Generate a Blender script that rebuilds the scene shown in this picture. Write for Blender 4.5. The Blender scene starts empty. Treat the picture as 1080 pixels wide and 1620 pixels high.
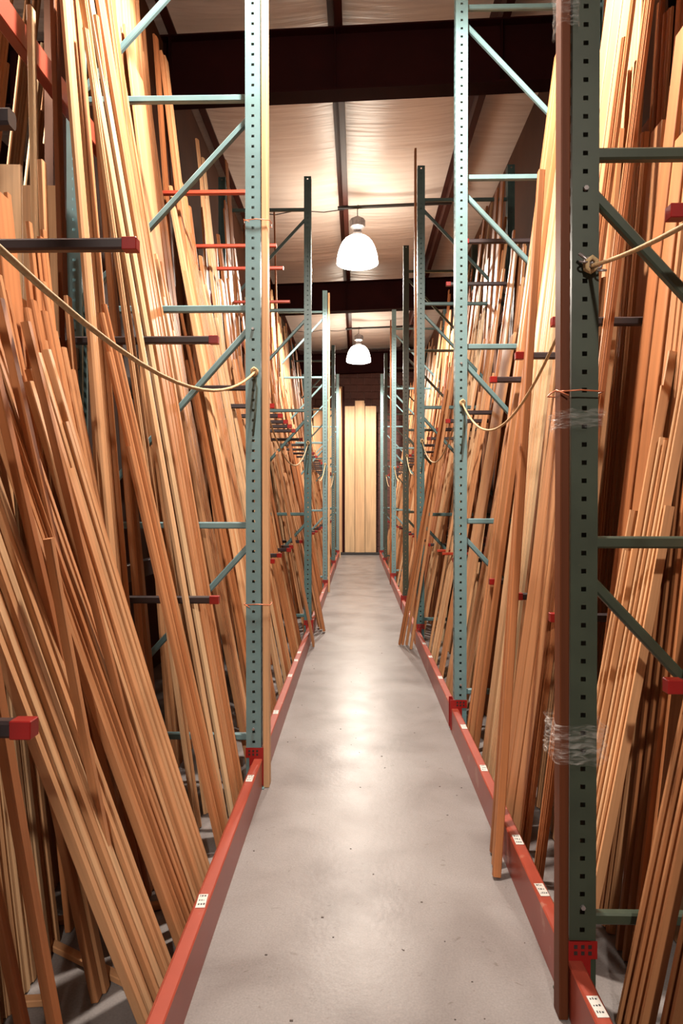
import bpy, math, random
from mathutils import Vector, Matrix
SC = bpy.context.scene
COL = SC.collection
# ------------------------------------------------------------------ camera
H = 1.44
cam_d = bpy.data.cameras.new('camera'); cam = bpy.data.objects.new('camera', cam_d); COL.objects.link(cam)
cam.location = (0, 0, H)
cam.rotation_euler = (math.radians(90 - 0.69), 0, math.radians(1.33))
cam_d.sensor_fit = 'VERTICAL'; cam_d.sensor_height = 36; cam_d.lens = 24
cam_d.clip_start = 0.05; cam_d.clip_end = 100
SC.camera = cam
# ------------------------------------------------------------------ world, exposure
W = bpy.data.worlds.new('world'); SC.world = W; W.use_nodes = True
W.node_tree.nodes['Background'].inputs[0].default_value = (0.05, 0.02, 0.012, 1)
W.node_tree.nodes['Background'].inputs[1].default_value = 0.3
SC.view_settings.view_transform = 'Standard'; SC.view_settings.look = 'None'
SC.view_settings.gamma = 1; SC.view_settings.use_curve_mapping = False
SC.view_settings.exposure = 0.2
LAMP_W = 1000.0          # the bulb under each glowing dome
DOME_E = 23.0            # glow of the dome itself
LAMP_Y = [-3.9, 3.0, 9.9, 16.7]
LAMP_TINT = (1.0, 0.89, 0.77)

# ------------------------------------------------------------------ helpers
def tag(o, label=None, cat=None, group=None, kind=None):
    if label: o['label'] = label
    if cat: o['category'] = cat
    if group: o['group'] = group
    if kind: o['kind'] = kind
    return o
def link(name, me, parent=None, loc=None):
    o = bpy.data.objects.new(name, me); COL.objects.link(o)
    if parent is not None: o.parent = parent
    if loc is not None: o.location = loc
    return o
def empty(name, loc):
    o = bpy.data.objects.new(name, None); COL.objects.link(o); o.location = loc
    o.empty_display_size = 0.1
    return o
class MB:
    def __init__(s): s.v = []; s.f = []
    def add(s, v, f):
        n = len(s.v); s.v += [tuple(p) for p in v]; s.f += [tuple(i + n for i in q) for q in f]
    def box(s, a, b, c=0.0):
        x0, y0, z0 = a; x1, y1, z1 = b
        if c <= 0:
            s.add([(x0,y0,z0),(x1,y0,z0),(x1,y1,z0),(x0,y1,z0),(x0,y0,z1),(x1,y0,z1),(x1,y1,z1),(x0,y1,z1)],
                  [(0,3,2,1),(4,5,6,7),(0,1,5,4),(1,2,6,5),(2,3,7,6),(3,0,4,7)])
        else:
            bm = None
            P = []
            for sx in (0,1):
                for sy in (0,1):
                    for sz in (0,1):
                        X = (x0,x1)[sx]; Y = (y0,y1)[sy]; Z = (z0,z1)[sz]
                        dx = c*(1-2*sx); dy = c*(1-2*sy); dz = c*(1-2*sz)
                        P += [(X, Y+dy, Z+dz), (X+dx, Y, Z+dz), (X+dx, Y+dy, Z)]
            def i(sx,sy,sz,k): return (sx*4+sy*2+sz)*3+k
            F = []
            for q in (0,1):
                F.append([i(q,0,0,0), i(q,1,0,0), i(q,1,1,0), i(q,0,1,0)])
                F.append([i(0,q,0,1), i(1,q,0,1), i(1,q,1,1), i(0,q,1,1)])
                F.append([i(0,0,q,2), i(1,0,q,2), i(1,1,q,2), i(0,1,q,2)])
            for a1 in (0,1):
                for b1 in (0,1):
                    F.append([i(a1,b1,0,0), i(a1,b1,0,1), i(a1,b1,1,1), i(a1,b1,1,0)])
                    F.append([i(a1,0,b1,0), i(a1,0,b1,2), i(a1,1,b1,2), i(a1,1,b1,0)])
                    F.append([i(0,a1,b1,1), i(0,a1,b1,2), i(1,a1,b1,2), i(1,a1,b1,1)])
                    for c1 in (0,1): F.append([i(a1,b1,c1,0), i(a1,b1,c1,1), i(a1,b1,c1,2)])
            ctr = Vector(((x0+x1)/2,(y0+y1)/2,(z0+z1)/2))
            G = []
            for q in F:
                p = [Vector(P[k]) for k in q]
                n = (p[1]-p[0]).cross(p[2]-p[0]); m = sum(p, Vector())/len(p)
                G.append(tuple(q) if n.dot(m-ctr) > 0 else tuple(reversed(q)))
            s.add(P, G)
    def tube(s, pts, r, n=8, cap=True):
        pts = [Vector(p) for p in pts]
        rings = []
        prev = None
        for k, p in enumerate(pts):
            d = (pts[min(k+1, len(pts)-1)] - pts[max(k-1, 0)]).normalized()
            a = prev if prev is not None else (Vector((0,0,1)) if abs(d.z) < .9 else Vector((1,0,0)))
            u = d.cross(a).normalized(); w = u.cross(d).normalized(); prev = w
            rr = r[k] if isinstance(r, (list, tuple)) else r
            rings.append([p + rr*(math.cos(2*math.pi*j/n)*u + math.sin(2*math.pi*j/n)*w) for j in range(n)])
        V = [q for g in rings for q in g]; F = []
        for k in range(len(pts)-1):
            for j in range(n):
                F.append((k*n+j, k*n+(j+1)%n, (k+1)*n+(j+1)%n, (k+1)*n+j))
        if cap:
            F.append(tuple(reversed(range(n)))); F.append(tuple(range((len(pts)-1)*n, len(pts)*n)))
        s.add(V, F)
    def lathe(s, prof, n=32, c=(0,0,0)):
        V = []; F = []
        for r, z in prof:
            for j in range(n):
                a = 2*math.pi*j/n; V.append((c[0]+r*math.cos(a), c[1]+r*math.sin(a), c[2]+z))
        for k in range(len(prof)-1):
            for j in range(n):
                F.append((k*n+j, k*n+(j+1)%n, (k+1)*n+(j+1)%n, (k+1)*n+j))
        s.add(V, F)
    def bar(s, A, B, w, h, side=Vector((0,1,0))):
        """box-section bar from A to B; w along `side`, h across"""
        A = Vector(A); B = Vector(B); d = (B-A).normalized(); n = d.cross(side).normalized(); sd = n.cross(d)
        c = min(w, h)*.18
        prof = [(-w/2+c,-h/2),(w/2-c,-h/2),(w/2,-h/2+c),(w/2,h/2-c),(w/2-c,h/2),(-w/2+c,h/2),(-w/2,h/2-c),(-w/2,-h/2+c)]
        V = [P + sd*a + n*b for P in (A, B) for a, b in prof]
        F = [(j, (j+1)%8, 8+(j+1)%8, 8+j) for j in range(8)] + [tuple(reversed(range(8))), tuple(range(8,16))]
        s.add(V, F)
    def mesh(s, name, mat, smooth=False):
        me = bpy.data.meshes.new(name); me.from_pydata(s.v, [], s.f); me.validate()
        me.materials.append(mat)
        if smooth: me.polygons.foreach_set('use_smooth', [True]*len(me.polygons))
        me.update(); return me
    def build(s, name, mat, parent=None, loc=None, smooth=False):
        return link(name, s.mesh(name, mat, smooth), parent, loc)

# ------------------------------------------------------------------ materials
def nodes(name):
    m = bpy.data.materials.new(name); m.use_nodes = True
    nt = m.node_tree; return m, nt, nt.nodes['Principled BSDF']
def N(nt, t, **kw):
    n = nt.nodes.new(t)
    for k, v in kw.items(): setattr(n, k, v)
    return n
def ramp(nt, src, stops):
    r = N(nt, 'ShaderNodeValToRGB'); e = r.color_ramp.elements
    while len(e) > 1: e.remove(e[-1])
    e[0].position = stops[0][0]; e[0].color = (*stops[0][1], 1)
    for p, c in stops[1:]:
        q = e.new(p); q.color = (*c, 1)
    nt.links.new(src, r.inputs[0]); return r.outputs[0]
def simple(name, col, rough=.5, metal=0., var=.12, scale=12., bump=.0, spec=.5, wear=None):
    m, nt, b = nodes(name)
    tc = N(nt, 'ShaderNodeTexCoord'); nz = N(nt, 'ShaderNodeTexNoise'); nz.inputs['Scale'].default_value = scale
    nz.inputs['Detail'].default_value = 5
    nt.links.new(tc.outputs['Object'], nz.inputs['Vector'])
    lo = tuple(c*(1-var) for c in col); hi = tuple(min(1, c*(1+var)) for c in col)
    stops = [(.3, lo), (.7, hi)]
    if wear: stops = [(.0, lo), (.6, hi), (.66, hi), (.7, wear)]
    c = ramp(nt, nz.outputs[0], stops)
    nt.links.new(c, b.inputs['Base Color'])
    b.inputs['Roughness'].default_value = rough; b.inputs['Metallic'].default_value = metal
    b.inputs['Specular IOR Level'].default_value = spec
    if bump > 0:
        bp = N(nt, 'ShaderNodeBump'); bp.inputs['Strength'].default_value = bump; bp.inputs['Distance'].default_value = .002
        nt.links.new(nz.outputs[0], bp.inputs['Height']); nt.links.new(bp.outputs[0], b.inputs['Normal'])
    return m
def wood_mat():
    m, nt, b = nodes('raw_wood')
    at = N(nt, 'ShaderNodeAttribute', attribute_name='grain'); tn = N(nt, 'ShaderNodeAttribute', attribute_name='tone')
    mp = N(nt, 'ShaderNodeMapping'); mp.inputs['Scale'].default_value = (60, 60, 1.6)
    nt.links.new(at.outputs['Vector'], mp.inputs['Vector'])
    nz = N(nt, 'ShaderNodeTexNoise'); nz.inputs['Scale'].default_value = 1.0; nz.inputs['Detail'].default_value = 4; nz.inputs['Distortion'].default_value = .6
    nt.links.new(mp.outputs[0], nz.inputs['Vector'])
    mp2 = N(nt, 'ShaderNodeMapping'); mp2.inputs['Scale'].default_value = (9, 9, .9)
    nt.links.new(at.outputs['Vector'], mp2.inputs['Vector'])
    wv = N(nt, 'ShaderNodeTexNoise'); wv.inputs['Scale'].default_value = 1.0; wv.inputs['Detail'].default_value = 2
    nt.links.new(mp2.outputs[0], wv.inputs['Vector'])
    base = ramp(nt, tn.outputs['Fac'], [(0, (.10, .028, .010)), (.25, (.24, .078, .026)), (.5, (.40, .163, .066)), (.75, (.52, .275, .135)), (1, (.61, .43, .255))])
    g = N(nt, 'ShaderNodeMapRange'); g.inputs['From Min'].default_value = .35; g.inputs['From Max'].default_value = .68
    g.inputs['To Min'].default_value = .84; g.inputs['To Max'].default_value = 1.06
    nt.links.new(nz.outputs[0], g.inputs['Value'])
    g2 = N(nt, 'ShaderNodeMapRange'); g2.inputs['From Min'].default_value = .3; g2.inputs['From Max'].default_value = .7
    g2.inputs['To Min'].default_value = .84; g2.inputs['To Max'].default_value = 1.1
    nt.links.new(wv.outputs[0], g2.inputs['Value'])
    mu = N(nt, 'ShaderNodeMath', operation='MULTIPLY'); nt.links.new(g.outputs[0], mu.inputs[0]); nt.links.new(g2.outputs[0], mu.inputs[1])
    vm = N(nt, 'ShaderNodeVectorMath', operation='SCALE'); nt.links.new(base, vm.inputs[0]); nt.links.new(mu.outputs[0], vm.inputs['Scale'])
    nt.links.new(vm.outputs[0], b.inputs['Base Color'])
    b.inputs['Roughness'].default_value = .55; b.inputs['Specular IOR Level'].default_value = .18
    bp = N(nt, 'ShaderNodeBump'); bp.inputs['Strength'].default_value = .12; bp.inputs['Distance'].default_value = .001
    nt.links.new(nz.outputs[0], bp.inputs['Height']); nt.links.new(bp.outputs[0], b.inputs['Normal'])
    return m
def floor_mat():
    m, nt, b = nodes('polished_concrete')
    tc = N(nt, 'ShaderNodeTexCoord')
    def nz(s, d=5, dist=0):
        n = N(nt, 'ShaderNodeTexNoise'); n.inputs['Scale'].default_value = s; n.inputs['Detail'].default_value = d
        n.inputs['Distortion'].default_value = dist
        nt.links.new(tc.outputs['Object'], n.inputs['Vector']); return n.outputs[0]
    a = ramp(nt, nz(2.2, 6, .5), [(.3, (.15, .130, .125)), (.5, (.205, .185, .18)), (.72, (.245, .228, .224))])
    f = ramp(nt, nz(150, 3), [(.3, (.86, .86, .86)), (.7, (1.06, 1.06, 1.06))])
    s = ramp(nt, nz(28, 4, 1.), [(.26, (.6, .55, .5)), (.34, (1, 1, 1))])
    m1 = N(nt, 'ShaderNodeMix', data_type='RGBA', blend_type='MULTIPLY'); m1.inputs[0].default_value = 1
    nt.links.new(a, m1.inputs[6]); nt.links.new(f, m1.inputs[7])
    m2 = N(nt, 'ShaderNodeMix', data_type='RGBA', blend_type='MULTIPLY'); m2.inputs[0].default_value = .6
    nt.links.new(m1.outputs[2], m2.inputs[6]); nt.links.new(s, m2.inputs[7])
    nt.links.new(m2.outputs[2], b.inputs['Base Color'])
    r = N(nt, 'ShaderNodeMapRange'); r.inputs['To Min'].default_value = .25; r.inputs['To Max'].default_value = .40
    nt.links.new(nz(5, 5), r.inputs['Value']); nt.links.new(r.outputs[0], b.inputs['Roughness'])
    bp = N(nt, 'ShaderNodeBump'); bp.inputs['Strength'].default_value = .25; bp.inputs['Distance'].default_value = .002
    nt.links.new(nz(45, 4), bp.inputs['Height']); nt.links.new(bp.outputs[0], b.inputs['Normal'])
    b.inputs['Specular IOR Level'].default_value = .07
    return m
def emit(name, col, e):
    m, nt, b = nodes(name)
    b.inputs['Base Color'].default_value = (.9, .9, .88, 1); b.inputs['Emission Color'].default_value = (*col, 1)
    b.inputs['Emission Strength'].default_value = e; return m
def ceil_mat():
    m, nt, b = nodes('vinyl_insulation')
    tc = N(nt, 'ShaderNodeTexCoord'); mp = N(nt, 'ShaderNodeMapping'); mp.inputs['Scale'].default_value = (.8, 9, 1)
    nt.links.new(tc.outputs['Object'], mp.inputs['Vector'])
    n = N(nt, 'ShaderNodeTexNoise'); n.inputs['Scale'].default_value = 1.5; n.inputs['Detail'].default_value = 3
    nt.links.new(mp.outputs[0], n.inputs['Vector'])
    c = ramp(nt, n.outputs[0], [(.3, (.74,.64,.58)), (.7, (.84,.75,.69))]); nt.links.new(c, b.inputs['Base Color'])
    b.inputs['Roughness'].default_value = .4
    bp = N(nt, 'ShaderNodeBump'); bp.inputs['Strength'].default_value = .5; bp.inputs['Distance'].default_value = .03
    nt.links.new(n.outputs[0], bp.inputs['Height']); nt.links.new(bp.outputs[0], b.inputs['Normal'])
    return m
M = dict(
    wood=wood_mat(), floor=floor_mat(), ceil=ceil_mat(),
    teal=simple('teal_paint', (.12, .212, .228), .42, var=.1, scale=9, bump=.1),
    shadegreen=simple('shaded_green_paint', (.035, .048, .032), .42, var=.15, scale=9, bump=.1),  # frames turned from the lamps: their shade is put into the colour
    shadeteal=simple('shaded_teal_paint', (.055, .115, .118), .42, var=.12, scale=9, bump=.1),  # teal frames with the light behind, shade painted in as a darker tone
    orange=simple('orange_paint', (.25, .042, .024), .36, var=.14, scale=7, bump=.12, wear=(.34, .13, .09)),
    red=simple('red_plastic', (.24, .008, .007), .35, var=.1),
    armgrey=simple('dark_steel_paint', (.026, .016, .018), .4, var=.15, bump=.1),
    armorange=simple('orange_steel_paint', (.36, .04, .016), .4, var=.1),
    maroon=simple('maroon_steel', (.020, .0022, .0025), .75, var=.15, scale=3, spec=.12),
    purlin=simple('brown_steel', (.055, .014, .010), .55, var=.15, scale=3, spec=.3),
    block=simple('brown_block', (.10, .043, .036), .85, var=.2, scale=14, bump=.5),
    mortar=simple('mortar', (.36, .21, .18), .9, var=.1, scale=14),
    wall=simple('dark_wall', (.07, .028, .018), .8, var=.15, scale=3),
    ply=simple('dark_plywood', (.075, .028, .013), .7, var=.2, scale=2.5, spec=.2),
    rope=simple('tan_rope', (.50, .36, .19), .8, var=.2, scale=80, bump=.6),
    cord=simple('green_cord', (.05, .075, .06), .7, var=.2, scale=80),
    wire=simple('copper_wire', (.55, .17, .08), .4, .3),
    white=simple('paper_sticker', (.5,.49,.46), .6, var=.06),
    ink=simple('black_ink', (.03, .03, .035), .6),
    galv=simple('galvanised_steel', (.32, .29, .29), .38, .6, var=.2, scale=30),
    black=simple('black_steel', (.02, .016, .015), .5),
    glow=emit('glowing_dome', (1.0, .90, .74), DOME_E),
    dark=simple('dust', (.05, .035, .03), .8),
)
def plastic():
    m, nt, b = nodes('clear_wrap')
    tc = N(nt, 'ShaderNodeTexCoord'); mp = N(nt, 'ShaderNodeMapping'); mp.inputs['Scale'].default_value = (20, 20, 90)
    nt.links.new(tc.outputs['Object'], mp.inputs['Vector'])
    n = N(nt, 'ShaderNodeTexNoise'); n.inputs['Scale'].default_value = 1; n.inputs['Detail'].default_value = 3; n.inputs['Distortion'].default_value = 1
    nt.links.new(mp.outputs[0], n.inputs['Vector'])
    r = N(nt, 'ShaderNodeMapRange'); r.inputs['From Min'].default_value = .4; r.inputs['From Max'].default_value = .7; r.inputs['To Min'].default_value = .02; r.inputs['To Max'].default_value = .2
    nt.links.new(n.outputs[0], r.inputs['Value']); nt.links.new(r.outputs[0], b.inputs['Alpha'])
    b.inputs['Base Color'].default_value = (.8, .78, .76, 1); b.inputs['Roughness'].default_value = .15
    bp = N(nt, 'ShaderNodeBump'); bp.inputs['Strength'].default_value = .9; bp.inputs['Distance'].default_value = .01
    nt.links.new(n.outputs[0], bp.inputs['Height']); nt.links.new(bp.outputs[0], b.inputs['Normal'])
    return m
M['wrap'] = plastic()

# ------------------------------------------------------------------ the room
XL, XR, YB, YE = -4.2, 4.4, -5.5, 19.75
SLOPE = .035
def struct(name, mb, mat, smooth=False): return tag(mb.build(name, mat, smooth=smooth), kind='structure')
m = MB(); m.box((XL-.2, YB-.2, -.12), (XR+.2, YE+.4, 0)); struct('floor', m, M['floor'])
PZ = 5.74                 # underside of the purlins at x = 0
purl_x = [-.205 + 1.5*k for k in range(-3, 4)]
def cz(x): return PZ + .2 + SLOPE*x
m = MB(); V = []; F = []
nx, ny = 96, 330
rnd = random.Random(5)
ph = [rnd.uniform(0, 6.28) for _ in range(40)]
for j in range(ny+1):
    y = YB-.2 + (YE+.6-YB)*j/ny
    for i in range(nx+1):
        x = XL-.2 + (XR-XL+.4)*i/nx
        t = ((x - purl_x[0])/1.5) % 1.0; k = int((x - purl_x[0])//1.5)
        sag = -.06*math.sin(math.pi*t)**.8
        seam = (y/1.22 + .02*math.sin(3*x)) % 1.0; seam = min(seam, 1-seam)
        fold = .022*math.exp(-(seam/.035)**2)
        edge = min(t, 1-t)
        wr = .008*math.exp(-edge*7)*math.sin(38*y + ph[k % 20] + 3*math.sin(2.1*y))
        V.append((x, y, cz(x) + sag + fold + wr + .006*math.sin(5*y + ph[(k+7) % 30])))
for j in range(ny):
    for i in range(nx):
        a = j*(nx+1)+i; F.append((a, a+nx+1, a+nx+2, a+1))
m.add(V, F); struct('ceiling', m, M['ceil'], True)
m = MB(); m.box((XL-.25, YB-.2, cz(0)-.2+.35), (XR+.25, YE+.4, cz(0)+.6)); struct('trim_1', m, M['wall'])
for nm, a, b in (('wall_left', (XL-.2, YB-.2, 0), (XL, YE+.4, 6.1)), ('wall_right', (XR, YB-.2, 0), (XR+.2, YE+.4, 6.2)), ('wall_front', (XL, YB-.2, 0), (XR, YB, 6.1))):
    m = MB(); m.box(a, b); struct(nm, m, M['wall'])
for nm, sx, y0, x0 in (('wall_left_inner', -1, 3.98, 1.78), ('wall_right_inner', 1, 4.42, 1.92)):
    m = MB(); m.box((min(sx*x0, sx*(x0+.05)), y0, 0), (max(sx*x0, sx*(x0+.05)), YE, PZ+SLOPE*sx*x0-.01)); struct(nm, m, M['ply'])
m = MB(); m.box((XL, YE+.05, 0), (XR, YE+.35, 6.2)); wb = struct('wall_back', m, M['mortar'])
bw, bh = .406, .203
m = MB(); m.box((.004-bw/2, -.05, .004), (bw/2-.004, .0, bh-.004), .006); bme = m.mesh('block', M['block'])
rest = MB()
for r in range(30):
    for c in range(-11, 12):
        x = c*bw + (bw/2 if r % 2 else 0); z = r*bh
        if x < XL+.25 or x > XR-.25: continue
        if -2.2 < x < 2.0 and z > 3.6: link('block', bme, wb, (x, YE+.055, z))
        else: rest.box((x-bw/2+.004, YE+.005, z+.004), (x+bw/2-.004, YE+.055, z+bh-.004))
tag(rest.build('block_field', M['block'], wb), kind='stuff')

def roof_z(x, z): return z + SLOPE*x
def skewbox(mb, x0, x1, y0, y1, z0, z1):
    mb.add([(x0,y0,roof_z(x0,z0)),(x1,y0,roof_z(x1,z0)),(x1,y1,roof_z(x1,z0)),(x0,y1,roof_z(x0,z0)),
            (x0,y0,roof_z(x0,z1)),(x1,y0,roof_z(x1,z1)),(x1,y1,roof_z(x1,z1)),(x0,y1,roof_z(x0,z1))],
           [(0,3,2,1),(4,5,6,7),(0,1,5,4),(1,2,6,5),(2,3,7,6),(3,0,4,7)])
RAFT = [-.74, 6.28, 13.3, 19.55]
for k, y in enumerate(RAFT):
    m = MB(); T = PZ
    skewbox(m, XL, XR, y-.012, y+.012, T-.55, T-.01)
    skewbox(m, XL, XR, y-.1, y+.1, T-.566, T-.55); skewbox(m, XL, XR, y-.1, y+.1, T-.014, T)
    o = m.build('roof_beam', M['maroon'])
    tag(o, ('dark maroon steel roof beam behind the camera', 'deep dark maroon roof beam crossing the top of the picture, the nearest',
            'dark maroon roof beam crossing just beyond the nearer dome lamp', 'dark maroon roof beam against the far block wall')[k], 'beam', 'dark steel roof beams')
    o['kind'] = 'structure'
    for x in purl_x:
        b = MB(); skewbox(b, x-.004, x+.004, y-.09, y+.09, T-.55, T-.014); b.build('stiffener', M['maroon'], o)
for k, x in enumerate(purl_x):
    m = MB(); zb = PZ
    skewbox(m, x-.003, x+.003, YB, YE+.05, zb, zb+.2)
    skewbox(m, x-.003, x+.07, YB, YE+.05, zb, zb+.004); skewbox(m, x-.07, x+.003, YB, YE+.05, zb+.17, zb+.174)
    skewbox(m, x+.066, x+.07, YB, YE+.05, zb, zb+.022)
    o = m.build('roof_purlin', M['purlin']); o['kind'] = 'structure'

# ------------------------------------------------------------------ lamps
def make_lamp(k, y):
    x = (-.0, .0, .0, .03, -3.3)[k]
    if k == 4: px0, px1 = purl_x[1], purl_x[2]
    else: px0, px1 = purl_x[3], purl_x[4]
    zs = PZ + SLOPE*.5                                   # strut under the purlins
    s = MB(); A = (px0-.08, y, roof_z(px0-.08, PZ)-.022); B = (px1+.06, y, roof_z(px1+.06, PZ)-.022)
    s.bar(A, B, .04, .04)
    so = s.build('strut_channel', M['black'])
    tag(so, ('dark strut bar behind the camera', 'dark strut bar under the roof above the near aisle', 'dark strut bar carrying the larger, nearer dome lamp',
             'dark strut bar carrying the smaller, farther dome lamp', 'dark strut bar over the neighbouring aisle on the left')[k], 'strut', 'strut bars under the roof purlins')
    zt = roof_z(x, PZ)-.045
    root = empty('dome_lamp', (x, y, 4.91))
    tag(root, ('glowing dome lamp above the aisle behind the camera', 'glowing dome lamp hanging high over the near aisle, above the frame',
               'larger, nearer glowing white dome lamp hanging over the aisle',
               'smaller, farther glowing white dome lamp hanging near the block wall', 'glowing dome lamp over the neighbouring aisle behind the left rack')[k], 'lamp', 'dome lamps over the aisle')
    L = zt - 4.91
    # hook
    h = MB()
    h.tube([(0, 0, L+.05), (.025, 0, L+.045), (.03, 0, L+.02), (0, 0, L-.01), (0, 0, L-.12)], .006, 8)
    h.build('hook', M['black'], root)
    g = MB()
    g.lathe([(0, .66), (.05, .66), (.055, .64), (.10, .63), (.105, .62), (.105, .52), (.10, .515), (.08, .50), (.06, .48), (.055, .44), (.075, .43), (.075, .385), (0, .385)], 28)
    if L-.12 > .6: g.tube([(0, 0, L-.1), (0, 0, .66)], .012, 8)
    g.build('ballast_housing', M['galv'], root, smooth=False)
    for j in range(8):
        c = MB(); a = j*math.pi/4; c.box((math.cos(a)*.108-.004, math.sin(a)*.108-.004, .52), (math.cos(a)*.108+.004, math.sin(a)*.108+.004, .62))
        c.build('cooling_rib', M['galv'], root)
    d = MB()
    prof = [(.05, .385), (.10, .383), (.14, .370), (.18, .342), (.215, .30), (.245, .245), (.268, .18), (.285, .11), (.296, .045), (.300, .0), (.294, -.004), (.25, -.018), (.15, -.035), (.001, -.04)]
    d.lathe(prof, 48); d.build('dome_shade', M['glow'], root, smooth=True)
    sp = bpy.data.lights.new('bulb', 'SPOT'); sp.energy = LAMP_W; sp.color = LAMP_TINT
    sp.spot_size = math.radians(168); sp.spot_blend = .35; sp.shadow_soft_size = .12
    lo = bpy.data.objects.new('bulb', sp); COL.objects.link(lo); lo.parent = root; lo.location = (0, 0, -.17)
    # cable from the strut away to the left
    w = MB(); w.tube([(A[0]+.1, y, A[2]-.02), (A[0]-.2, y+.02, A[2]-.05), (A[0]-(.6 if k < 4 else .4), y, A[2]-.03), (A[0]-(.9 if k < 4 else .5), y+.02, A[2]-.08), (A[0]-(1.3 if k < 4 else .6), y, roof_z(purl_x[2], PZ)-.012 - (0 if k < 4 else .05))], .007, 6)
    tag(w.build('power_cable', M['black']), ('power cable behind the camera', 'power cable under the roof above the near aisle', 'thin power cable sagging left from the nearer dome lamp bar',
         'thin power cable sagging left from the farther dome lamp bar', 'power cable over the neighbouring aisle')[k], 'cable', 'lamp power cables')
for k, y in enumerate(LAMP_Y): make_lamp(k, y)
make_lamp(4, 3.0)

# ------------------------------------------------------------------ rack frames
PW = .075
def post_mesh(name, mat):
    """thin-walled upright: web to the aisle (x=+PW/2) with two slot columns, flanges facing +-y with one hole column"""
    Hh = 4.88; pitch = .0508; n = int(Hh/pitch)
    V = []; F = []; idx = {}
    def vid(p):
        k = (round(p[0],5), round(p[1],5), round(p[2],5))
        if k not in idx: idx[k] = len(V); V.append(p)
        return idx[k]
    h = PW/2
    def sheet(fn, us, holes, hz):
        for r in range(n):
            z0 = r*pitch; zs = [z0, z0+pitch/2-hz/2, z0+pitch/2+hz/2, z0+pitch if r < n-1 else Hh]
            for a in range(3):
                for q in range(len(us)-1):
                    if a == 1 and q in holes: continue
                    F.append((vid(fn(us[q], zs[a])), vid(fn(us[q+1], zs[a])), vid(fn(us[q+1], zs[a+1])), vid(fn(us[q], zs[a+1]))))
    sheet(lambda u, z: (h, u, z), [-h, -h+.014, -h+.026, h-.026, h-.014, h], (1, 3), .024)
    sheet(lambda u, z: (-u, h, z), [-h, -.008, .006, h], (1,), .013)
    sheet(lambda u, z: (u, -h, z), [-h, -.006, .008, h], (1,), .013)
    # lips
    for sy in (-1, 1):
        a = [(-h, sy*h, 0), (-h, sy*(h-.018), 0), (-h, sy*(h-.018), Hh), (-h, sy*h, Hh)]
        i = [len(V)+k for k in range(4)]; V.extend(a); F.append(tuple(i) if sy < 0 else tuple(reversed(i)))
    me = bpy.data.meshes.new(name); me.from_pydata(V, [], F); me.materials.append(M[mat]); me.update(); return me
POST = {}
XREAR = {-1: -1.43, 1: 1.56}
def FX(side, y): return -.525 if side < 0 else (.637 if abs(y-1.97) < .01 else .65)
ZH = [.25, 1.33, 2.43, 3.49, 4.55]
def make_frame(side, y, mat, label):
    """side -1 left, +1 right; origin at the foot of the front post"""
    xf = FX(side, y)
    D = abs(XREAR[side]-xf)
    root = empty('rack_frame', (xf, y, 0))
    tag(root, label, 'rack frame', 'perforated upright frames, left row' if side < 0 else 'perforated upright frames, right row')
    if mat not in POST: POST[mat] = post_mesh('post', mat)
    p = link('post', POST[mat], root, (0, 0, .006))
    if side > 0: p.rotation_euler.z = math.pi
    q = link('post', POST[mat], root, (side*D, 0, .006))
    if side < 0: q.rotation_euler.z = math.pi
    fp = MB(); fp.box((-.055, -.06, 0), (.055, .06, .006)); fm = fp.mesh('foot_plate', M[mat])
    link('foot_plate', fm, root); link('foot_plate', fm, root, (side*D, 0, 0))
    a = PW/2 - .006
    for z in ZH:
        b = MB(); b.bar((side*a, 0, z), (side*(D-a), 0, z), .03, .034); b.build('horizontal_brace', M[mat], root)
    for k in range(4):
        z1 = ZH[k+1]-.11; z0 = ZH[k]+.05
        b = MB(); b.bar((side*a, 0, z1), (side*(D-a), 0, z0), .03, .03); b.build('diagonal_brace', M[mat], root)
    for z in (ZH[0]+.05, ZH[2]-.11):
        bo = MB(); bo.tube([(0-.0, -PW/2-.008, z), (0, -PW/2, z)], .007, 6); bo.build('bolt', M['galv'], root)
    return root
FL = [(-.22, 'teal'), (3.47, 'teal'), (7.25, 'shadeteal'), (11.1, 'teal'), (14.9, 'shadeteal'), (18.2, 'teal')]
FR = [(-.45, 'shadegreen'), (1.97, 'shadegreen'), (4.34, 'teal'), (7.05, 'shadeteal'), (9.2, 'shadegreen'), (12.2, 'teal'), (15.7, 'shadegreen'), (18.2, 'teal')]
ordw = ['zeroth', 'first', 'second', 'third', 'fourth', 'fifth', 'sixth', 'seventh']
for k, (y, mt) in enumerate(FL):
    c = {'teal': 'teal-green', 'shadeteal': 'shade-darkened blue-green', 'shadegreen': 'shade-darkened olive'}[mt]
    make_frame(-1, y, mt, 'teal-green rack frame beside the camera, outside the left edge' if k == 0 else
        ('tall %s perforated rack frame, %s on the left of the aisle' % (c, ('nearest' if k == 1 else ordw[k]) if k < 5 else 'farthest')))
for k, (y, mt) in enumerate(FR):
    c = {'teal': 'teal-green', 'shadeteal': 'shade-darkened blue-green', 'shadegreen': 'shade-darkened olive'}[mt]
    make_frame(1, y, mt, 'shade-darkened olive rack frame beside the camera, outside the right edge' if k == 0 else
        ('tall %s perforated rack frame, %s on the right of the aisle' % (c, ('nearest and largest' if k == 1 else ordw[k]) if k < 7 else 'farthest')))

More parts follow.
